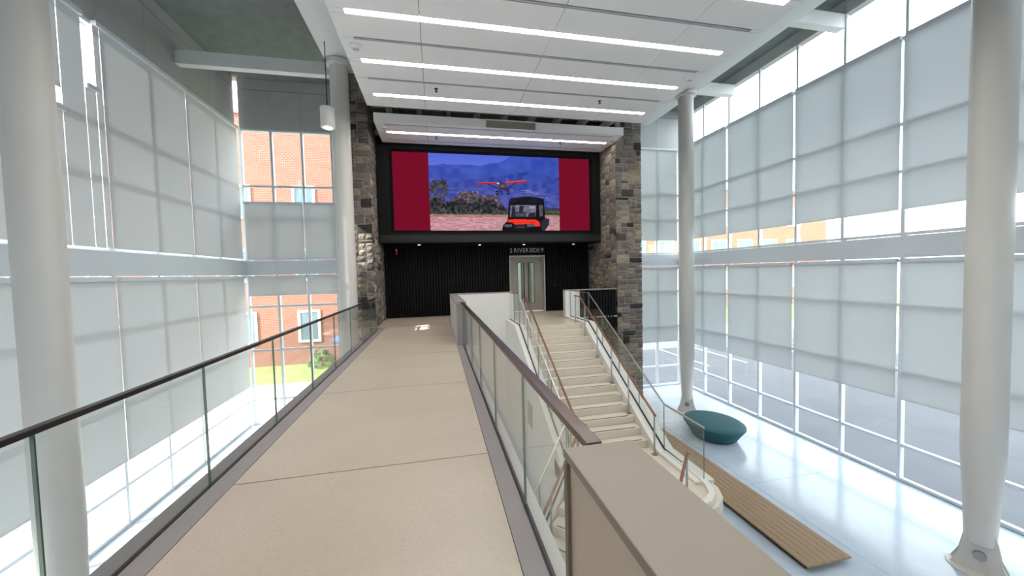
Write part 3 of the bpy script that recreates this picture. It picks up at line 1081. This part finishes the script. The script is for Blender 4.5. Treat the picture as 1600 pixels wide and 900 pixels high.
# ------------------------------------------------------------------ columns
def column(x, y, r, zt_, label, tapered=True):
    root = thing('round_column', label, 'column', (x, y, LOW), 'white round columns')
    if tapered:
        prof = [(.20, LOW + .55), (.215, LOW + .9), (r, LOW + 2.3), (r, zt_)]
    else:
        prof = [(r, LOW), (r, zt_)]
    MB().lathe(prof, x, y, 36).build('shaft', COLW, root, smooth=True)
    MB().lathe([(r, zt_ - .02), (r * 1.38, zt_ + .02), (r * 1.38, zt_ + .13), (r, zt_ + .16)], x, y, 36).build('capital', COLW, root, smooth=True)
    if tapered:
        d = Vector((EYE[0] - x, EYE[1] - y, 0)).normalized()
        s_ = Vector((-d.y, d.x, 0))
        for sg_ in (-1, 1):
            c = Vector((x, y, 0)) + d * (.11 * sg_)
            vs = []
            for e in (-.014, .014):
                for (k_, z) in ((-.36, LOW + .02), (.36, LOW + .02), (.26, LOW + .25), (.17, LOW + .8), (-.17, LOW + .8), (-.26, LOW + .25)):
                    p = c + s_ * k_ + d * e
                    vs.append((p.x, p.y, z))
            MB().add(vs, [(0, 1, 2, 3, 4, 5), (11, 10, 9, 8, 7, 6)] + [(i, (i + 1) % 6, 6 + (i + 1) % 6, 6 + i) for i in range(6)]).build('gusset_plate', COLW, root)
        c0, c1 = Vector((x, y, LOW + .34)) + d * .2, Vector((x, y, LOW + .34)) - d * .2
        MB().tube([c0, c1], .085, 18).build('pin', STEEL, root, smooth=True)
        MB().lathe([(.42, LOW), (.42, LOW + .02)], x, y, 28).build('base_plate', COLW, root)
    return root
column(9.85, 12.9, .28, 8.40, 'white round column with tapered pinned foot, beside the right stone pier')
column(-2.60, 11.62, .252, 7.75, 'white round column standing against the left stone pier')
column(-5.40, 6.3, .252, 7.75, 'white round column in the open hall on the window side of the walkway')
column(9.90, 4.75, .28, 8.40, 'white round column on the open lobby side, nearer than the teal ottoman')

# ------------------------------------------------------------------ ceiling: roof deck, beams, clouds
cl = thing('ceiling', 'grey roof deck high above the hanging ceiling panels', 'ceiling', (2, 5, ROOF), kind='structure')
box(WX0 - .3, WX1 + .3, YB - .3, YW + .3, ROOF, ROOF + .2).build('roof_deck', DECK, cl)
for i, x in enumerate(np.arange(-1.4, 6.6, .95)):
    box(x, x + .13, 8.0, YS, 6.88, 7.14).build('roof_beam', BEAMW, cl)
for y in (10.9, 12.6):
    box(NX0, NX1, y, y + .14, 7.16, 7.42).build('cross_beam', BEAMW, cl)
MB().tube([(NX0, 13.6, 6.72), (NX1, 13.6, 6.72)], .15, 14).build('duct', DECK, cl, smooth=True)
box(9.55, 10.2, YB, YW, 8.56, 9.15).build('edge_beam', BEAMW, cl)
box(-2.95, -2.25, YB, YP, 7.92, 8.5).build('edge_beam', BEAMW, cl)
for y in (-3.5, 0.6, 4.75, 8.85, 12.9):
    box(10.2, WX1, y - .12, y + .12, 8.6, 9.0).build('cross_beam', BEAMW, cl)
    box(WX0, -2.95, y - .12, y + .12, 8.1, 8.5).build('cross_beam', BEAMW, cl)

ZC = 6.28
CXS = [-1.68, -0.15, 2.37, 4.89, 6.435]
def cloud(name, label, ya, yb, lights, slots, thick=.24):
    root = thing(name, label, 'ceiling panel', ((CXS[0] + CXS[-1]) / 2, (ya + yb) / 2, ZC), 'hanging ceiling clouds')
    bands = sorted([(y - .065, y + .065, 'l', y) for y in lights] + [(y - .042, y + .042, 's', y) for y in slots])
    rows = []
    y = ya
    for b0, b1, k_, yc in bands:
        rows.append((y, b0))
        y = b1
    rows.append((y, yb))
    g = .005
    for r0, r1 in rows:
        for a, b in zip(CXS[:-1], CXS[1:]):
            box(a + g, b - g, r0 + g / 2, r1 - g / 2, ZC, ZC + .03).build('ceiling_tile', CEILP, root)
    for b0, b1, k_, yc in bands:
        for a, b in ((CXS[0], CXS[0] + .26), (CXS[-1] - .26, CXS[-1])):
            box(a + g, b - g, b0 + g, b1 - g, ZC, ZC + .03).build('filler_tile', CEILP, root)
        if k_ == 's':
            m_ = MB()
            for j in (-1, 0, 1):
                m_.box(CXS[0] + .27, CXS[-1] - .27, yc + j * .036 - .012, yc + j * .036 + .012, ZC - .004, ZC + .03)
            so = box(CXS[0] + .265, CXS[-1] - .265, b0 + g, b1 - g, ZC + .03, ZC + .034).build('air_slot', SLOT, root)
            m2 = MB()
            m2.box(CXS[0] + .27, CXS[-1] - .27, yc - .014, yc + .014, ZC - .002, ZC + .029)
            m2.build('slot_blade', GREYW, so)
    box(CXS[0] + .004, CXS[-1] - .004, ya + .004, yb - .004, ZC + .036, ZC + thick).build('backing', CEILJ, root)
    box(CXS[0] + .01, CXS[-1] - .01, ya + .01, yb - .01, ZC + thick, ZC + thick + .006).build('bounce_sheet', CEILP, root)  # white reflector added to bounce daylight up onto the beams
    m_ = MB()
    m_.box(CXS[0] - .012, CXS[-1] + .012, ya - .012, ya + .004, ZC, ZC + thick + .012)
    m_.box(CXS[0] - .012, CXS[-1] + .012, yb - .004, yb + .012, ZC, ZC + thick + .012)
    m_.box(CXS[0] - .012, CXS[0] + .004, ya, yb, ZC, ZC + thick + .012)
    m_.box(CXS[-1] - .004, CXS[-1] + .012, ya, yb, ZC, ZC + thick + .012)
    m_.build('fascia', CEILP, root)
    for hx in (CXS[0] + .7, CXS[-1] - .7):
        for hy in (ya + .4, yb - .4):
            MB().tube([(hx, hy, ZC + thick), (hx, hy, ROOF + .02)], .01, 6).build('hanger_rod', DARKM, root)
    return root

def led(y, label):
    t = thing('linear_light', label, 'light', (2.35, y, ZC), 'linear ceiling lights')
    m_ = MB()
    m_.box(-1.415, 6.185, y - .058, y + .058, ZC + .012, ZC + .036)
    m_.build('housing', WPLAST, t)
    box(-1.41, 6.18, y - .046, y + .046, ZC - .003, ZC + .012).build('diffuser', LEDM, t)

MAINL = [9.95, 8.45, 6.95, 5.45, 3.95]
cloud('ceiling_cloud', 'large white panelled ceiling cloud above the walkway and stair', 2.6, 10.6, MAINL, [9.17, 7.69, 6.2, 4.7])
cloud('ceiling_cloud', 'narrow white ceiling cloud hanging directly in front of the screen', 11.63, 13.38, [12.44], [11.83, 13.12])
cloud('ceiling_cloud', 'white ceiling cloud over the near end of the walkway', -6.0, 1.6, [-1.6, -4.6], [])
led(12.44, 'white linear light strip closest to the screen, on the narrow cloud')
for y, l in zip(MAINL, ('white linear light strip at the far edge of the large ceiling cloud', 'second white linear light strip from the far edge of the large cloud',
                        'third white linear light strip from the far edge of the large cloud', 'fourth white linear light strip from the far edge of the large cloud',
                        'fifth white linear light strip, nearest edge of the large cloud')):
    led(y, l)
for y, l in zip((-1.6, -4.6), ('added unseen linear light strip overhead at the near end', 'added unseen linear light strip last over the near walkway end')):
    led(y, l)  # lamps out of view behind the camera, added for illumination

# air grille on the fascia of the narrow cloud
t = thing('air_grille', 'rectangular perforated air grille on the front edge of the narrow ceiling cloud', 'air grille', (2.49, 11.6, 6.36))
m_ = MB()
m_.box(1.66, 3.32, 11.535, 11.617, 6.22, 6.245)
m_.box(1.66, 3.32, 11.535, 11.617, 6.485, 6.51)
m_.box(1.66, 1.685, 11.535, 11.617, 6.245, 6.485)
m_.box(3.295, 3.32, 11.535, 11.617, 6.245, 6.485)
m_.build('frame', WPLAST, t)
gr = MB()
for k in range(40):
    x = 1.69 + k * .0402
    gr.box(x, x + .026, 11.56, 11.58, 6.245, 6.485)
o = gr.build('grille_bars', GRILLE, t)
o['kind'] = 'stuff'
box(1.685, 3.295, 11.59, 11.612, 6.245, 6.485).build('back_plate', GRILLE, t)

# smoke detectors / speakers strobes and sprinklers
for x, y, l in ((-1.44, 7.95, 'round white ceiling strobe on the large cloud above the left column'), (6.18, 7.95, 'round white ceiling strobe on the large cloud above the right column'),
                (-1.42, 12.0, 'round white ceiling strobe on the narrow cloud near the left pier'), (6.22, 12.05, 'round white ceiling strobe on the narrow cloud near the right pier')):
    t = thing('ceiling_strobe', l, 'strobe', (x, y, ZC), 'round ceiling strobes')
    MB().lathe([(.12, ZC), (.12, ZC - .025), (.09, ZC - .05), (.03, ZC - .055)], x, y, 20).build('body', WPLAST, t, smooth=True)
    box(x - .05, x + .05, y - .02, y + .02, ZC - .075, ZC - .052).build('strobe_lens', GREYW, t)
for x, y, l in ((.14, 9.42, 'small dark sprinkler head on the large cloud, left side'), (4.51, 9.39, 'small dark sprinkler head on the large cloud, right side'),
                (.145, 12.68, 'small dark sprinkler head on the narrow cloud, left side'), (4.51, 12.62, 'small dark sprinkler head on the narrow cloud, right side')):
    t = thing('sprinkler_head', l, 'sprinkler', (x, y, ZC), 'ceiling sprinklers')
    MB().lathe([(.045, ZC), (.045, ZC - .008)], x, y, 14).build('escutcheon', DARKM, t)
    MB().lathe([(.014, ZC - .008), (.014, ZC - .07)], x, y, 8).build('stem', DARKM, t)
    MB().lathe([(.035, ZC - .07), (.035, ZC - .076)], x, y, 12).build('deflector', DARKM, t)

# pendant lamp near the left column
PX, PY = -2.72, 10.7
t = thing('pendant_lamp', 'white cylinder pendant lamp on a cable beside the left column', 'lamp', (PX, PY, 5.62))
MB().lathe([(.165, 5.66), (.18, 5.66), (.18, 6.18), (.05, 6.2)], PX, PY, 28).build('shade', WPLAST, t, smooth=True)
MB().lathe([(.13, 5.665), (.10, 5.64), (.02, 5.63)], PX, PY, 20).build('lens', PUCK, t)
MB().tube([(PX, PY, 6.2), (PX, PY, 7.93)], .012, 6).build('cable', DARKM, t)

# ------------------------------------------------------------------ window walls
win_n = [0]
def window_wall(axis, fixed, s0, s1, mulls, label, out, added_clerestory=False):
    """curtain wall along X (axis 'x', at y=fixed) or along Y; out = direction of outside (+1/-1)"""
    win_n[0] += 1
    root = thing('window_%d' % win_n[0], label, 'window', (fixed, s0, LOW) if axis == 'y' else (s0, fixed, LOW), kind='structure')
    def bx(a, b, d0, d1, z0, z1):
        lo, hi = sorted((fixed + out * d0, fixed + out * d1))
        return (a, b, lo, hi, z0, z1) if axis == 'x' else (lo, hi, a, b, z0, z1)
    for mx in mulls:
        box(*bx(mx - .04, mx + .04, -.02, .12, LOW, 7.5)).build('mullion', FRAMEW, root)
    trans = [LOW + .05, -3.2, -1.2, .55, 1.72, 2.42, 4.06, 5.28, 7.46]
    for z in trans:
        for a, b in zip(mulls[:-1], mulls[1:]):
            box(*bx(a + .04, b - .04, -.01, .10, z - .04, z + .04)).build('transom', FRAMEW, root)
    box(*bx(mulls[0], mulls[-1], -.16, .06, 1.80, 2.36)).build('spandrel_beam', FRAMEW, root)
    for a, b in zip(mulls[:-1], mulls[1:]):
        for z0, z1 in zip(trans[:-1], trans[1:]):
            if abs(z0 - 1.72) < .01:
                continue
            box(*bx(a + .04, b - .04, .05, .056, z0 + .04, z1 - .04)).build('pane', WGLASS, root)
    # grey panels above the glass
    zz = [7.50, 8.98, ROOF]
    if added_clerestory:  # high glazing added here so daylight brightens the roof deck
        for a, b in zip(mulls[:-1], mulls[1:]):
            box(*bx(a + .03, b - .03, .05, .056, 7.5, 8.98)).build('pane', WGLASS, root)
            box(*bx(a - .03, a + .03, 0, .12, 7.5, 8.98)).build('mullion', FRAMEW, root)
        zz = [8.98, ROOF]
    for a, b in zip(mulls[:-1], mulls[1:]):
        for z0, z1 in zip(zz[:-1], zz[1:]):
            box(*bx(a + .004, b - .004, -.02, .2, z0 + .01, z1 - .01)).build('upper_panel', GREYW, root)
    box(*bx(mulls[0], mulls[-1], .19, .25, 9.0 if added_clerestory else 7.45, ROOF)).build('upper_backing', GREYW, root)
    return bx

def shade(bx, a, b, z0, z1, label, group):
    x0, x1, y0, y1, q0, q1 = bx(a, b, -.075, -.07, z0, z1)
    t = thing('roller_shade', label, 'shade', ((x0 + x1) / 2, (y0 + y1) / 2, z1), group)
    box(x0, x1, y0, y1, q0 + .03, q1).build('shade_cloth', SHADED if 'walkway side' in group else SHADE, t)
    box(*bx(a, b, -.085, -.06, z0, z0 + .03)).build('hem_bar', FRAMEW, t)
    box(*bx(a, b, -.15, -.04, z1, z1 + .10)).build('shade_box', FRAMEW, t)

ml = [7.6, 8.2, 9.43, 10.65, 11.88]
bxr = window_wall('x', YW, 7.48, WX1, ml, 'tall curtain wall window behind the right stone pier', 1)
shade(bxr, 9.3, 11.72, 3.05, 7.40, 'upper roller shade on the window behind the right column', 'roller shades at the right window')
shade(bxr, 9.3, 11.72, -1.95, 1.68, 'lower roller shade on the window behind the right column', 'roller shades at the right window')
shade(bxr, 7.62, 9.26, 3.05, 7.40, 'upper roller shade hidden behind the right stone pier', 'roller shades at the right window')
shade(bxr, 7.62, 9.26, -1.95, 1.68, 'lower roller shade hidden behind the right stone pier', 'roller shades at the right window')
sy = [YW - .12 - 1.45 * k for k in range(17)][::-1]
bxe = window_wall('y', WX1, YB, YW, sy, 'long curtain wall window along the lobby side, with added high glazing', 1, True)
for k, (a, b) in enumerate(zip(sy[0:-1:2], sy[2::2])):
    nth = ['first', 'second', 'third', 'fourth', 'fifth', 'sixth', 'seventh', 'last'][7 - k]
    shade(bxe, a + .06, b - .06, 3.05, 7.40, 'upper roller shade on the lobby side window, %s from the far corner' % nth, 'roller shades along the lobby side')
    shade(bxe, a + .06, b - .06, -1.95, 1.68, 'lower roller shade on the lobby side window, %s from the far corner' % nth, 'roller shades along the lobby side')
mlL = [-7.28, -6.2, -5.1, -4.0, -2.98]
bxl = window_wall('x', YW, WX0, -2.9, mlL, 'tall curtain wall window behind the left column', 1)
for a, b, nth in ((-7.22, -5.14, 'in the far corner'), (-5.06, -2.98, 'beside the left pier')):
    shade(bxl, a, b, 2.44, 4.56, 'half raised upper roller shade on the window %s' % nth, 'roller shades at the left window')
    shade(bxl, a, b, 0.98, 1.68, 'short lower roller shade on the window %s' % nth, 'roller shades at the left window')
syl = [YW - .12 - 1.45 * k for k in range(17)][::-1]
bxw = window_wall('y', WX0, YB, YW, syl, 'long curtain wall window on the open side of the walkway', -1)
for k, (a, b) in enumerate(zip(syl[0:-1:2], syl[2::2])):
    nth = ['first', 'second', 'third', 'fourth', 'fifth', 'sixth', 'seventh', 'last'][7 - k]
    if a < 9.2 < b:  # invented shade pieces, cut so sun patches fall on floor and pier
        shade(bxw, a + .01, 8.18, 2.44, 7.40, 'wide upper roller shade on the walkway side window, in the third bay', 'roller shades along the walkway side')
        shade(bxw, 8.20, 9.20, 2.44, 5.15, 'added narrow shade shaping the floor sun patch, below the small gap', 'roller shades along the walkway side')
        shade(bxw, 8.20, 9.20, 5.62, 7.40, 'added narrow shade shaping the floor sun patch, above the small gap', 'roller shades along the walkway side')
        shade(bxw, 9.22, 9.72, 2.44, 7.40, 'added narrow full length shade between the two shaped sun gaps', 'roller shades along the walkway side')
        shade(bxw, 9.74, 10.0, 2.44, 5.90, 'added narrow shade shaping the pier sun patch, under the tall gap', 'roller shades along the walkway side')
        shade(bxw, 10.02, b - .01, 2.44, 7.40, 'added narrowest shade bounding the shaped tall sun gap, next to the second bay', 'roller shades along the walkway side')
    else:
        shade(bxw, a + .01, b - .01, 2.44, 7.40, 'upper roller shade on the walkway side window, %s from the far corner' % nth, 'roller shades along the walkway side')
    shade(bxw, a + .01, b - .01, -2.6, 1.68, 'lower roller shade on the walkway side window, %s from the far corner' % nth, 'roller shades along the walkway side')

# rear wall and closing walls beside the piers
wr = thing('wall_rear', 'white end wall at the near end of the hall', 'wall', (2, YB, LOW), kind='structure')
box(WX0, WX1, YB - .3, YB, LOW, ROOF).build('wall_panel', WHITE, wr)
ws = thing('wall_left', 'white return wall from the left stone pier to the window', 'wall', (-2.4, YS, LOW), kind='structure')
box(-2.94, NX0, YS + .3, YW + .2, LOW, ROOF).build('wall_panel', WHITE, ws)
ws = thing('wall_right', 'white return wall from the right stone pier to the window', 'wall', (7, YS, LOW), kind='structure')
box(NX1, 7.48, YS + .3, YW + .2, LOW, ROOF).build('wall_panel', WHITE, ws)
wu = thing('wall_below', 'white wall under the upper floor at the back of the lobby', 'wall', (3, YS, LOW), kind='structure')
box(NX0, NX1, YS, YS + .3, LOW, -.43).build('wall_panel', WHITE, wu)

# ------------------------------------------------------------------ outside
GZ = LOW - .12
gd = thing('ground', 'outdoor ground beyond the windows: road, paving and lawn', 'ground', (0, 30, GZ), kind='structure')
box(-60, 80, YW + .4, 27, GZ - .2, GZ).build('asphalt', ASPH, gd)
box(WX1 + .4, 80, YB - 30, YW + .4, GZ - .2, GZ).build('asphalt', ASPH, gd)
box(-60, WX0 - .4, YB - 30, YW + .4, GZ - .2, GZ).build('paving', CONC, gd)
box(3, 80, 27, 32, GZ - .2, GZ + .05).build('pavement', CONC, gd)
box(3, 26, 27.6, 28.6, GZ, GZ + .08).build('dry_lawn', GRASSY, gd)
box(3, 90, 32, 70, GZ - .2, GZ + .06).build('lawn', GRASS, gd)
box(-60, 2.9, 22.5, 27, GZ, GZ + .07).build('lawn', GRASS, gd)
box(-60, 2.9, YW + .4, 22.5, GZ - .1, GZ + .03).build('pavement', CONC, gd)
for k in range(8):
    box(16 + k * 2.7, 16.12 + k * 2.7, 19, 24, GZ, GZ + .01).build('parking_line', WHITE, gd)

def building(name, label, x0, x1, y0, y1, ztop, wall, rows, pitch, wsize, glassm, trimm):
    root = thing(name, label, 'building', ((x0 + x1) / 2, y0, GZ))
    box(x0, x1, y0, y1, GZ, ztop).build('wall', wall, root)
    box(x0 - .15, x1 + .15, y0 - .15, y1 + .15, ztop, ztop + .35).build('coping', trimm, root)
    x = x0 + pitch * .5
    while x < x1 - wsize[0]:
        for z in rows:
            a, b, c, d = x - wsize[0] / 2, x + wsize[0] / 2, z, z + wsize[1]
            m_ = MB()
            e = .16
            m_.box(a - e, a, y0 - .08, y0 + .05, c - e, d + e)
            m_.box(b, b + e, y0 - .08, y0 + .05, c - e, d + e)
            m_.box(a, b, y0 - .08, y0 + .05, c - e, c)
            m_.box(a, b, y0 - .08, y0 + .05, d, d + e)
            m_.box((a + b) / 2 - .03, (a + b) / 2 + .03, y0 - .05, y0 + .03, c, d)
            f_ = m_.build('window', trimm, root)
            box(a, b, y0 - .03, y0 - .01, c, d).build('pane', glassm, f_)
        x += pitch
    return root
building('brick_building', 'red brick building with stone trimmed windows beyond the left windows', -34, -2.2, 27.2, 36, 12.5, BRICK, [-2.6, 1.6, 5.8], 3.9, (1.1, 1.9), DGLASS, LSTONE)
building('brick_building', 'orange brick building with wide turquoise windows beyond the right windows', 12, 60, 46, 60, 13.0, BRICKO, [-1.4, 3.2, 7.8], 4.4, (2.3, 2.4), TURQ, LSTONE)

def shrub(name, label, x, y, r, h, m, seed):
    rr = random.Random(seed)
    t = thing(name, label, 'shrub', (x, y, GZ), 'shrubs outside')
    m_ = MB()
    for k in range(240):
        th, ph = rr.uniform(0, 6.283), rr.uniform(0, 1)
        q = rr.uniform(.75, 1.0)
        c = Vector((x + r * q * math.cos(th) * math.sqrt(1 - ph * ph), y + r * q * math.sin(th) * math.sqrt(1 - ph * ph), GZ + .1 + h * q * ph))
        a = Vector((rr.uniform(-1, 1), rr.uniform(-1, 1), rr.uniform(-1, 1))).normalized() * .14
        b = Vector((rr.uniform(-1, 1), rr.uniform(-1, 1), rr.uniform(-1, 1))).normalized() * .09
        m_.add([c - a, c + b, c + a, c - b], [(0, 1, 2, 3)])
    o = m_.build('foliage', m, t)
    o['kind'] = 'stuff'
    MB().tube([(x, y, GZ), (x, y, GZ + h * .7)], .05, 6).build('stem', LEAFR, t)
shrub('round_shrub', 'green round shrub on the lawn before the left brick building', -7.6, 25.9, .8, 1.1, LEAF, 1)
shrub('round_shrub', 'dark red leafed shrub by the left brick building', -5.75, 26.4, .7, 1.7, LEAFR, 2)
t = thing('patio_umbrella', 'blue patio umbrella outside the left brick building', 'umbrella', (-5.6, 24.6, GZ))
MB().lathe([(.05, GZ + 2.6), (1.0, GZ + 2.05), (1.0, GZ + 2.0), (.05, GZ + 2.52)][::-1], -5.6, 24.6, 8).build('canopy', AWN, t)
MB().tube([(-5.6, 24.6, GZ), (-5.6, 24.6, GZ + 2.6)], .03, 8).build('pole', DARKM, t)
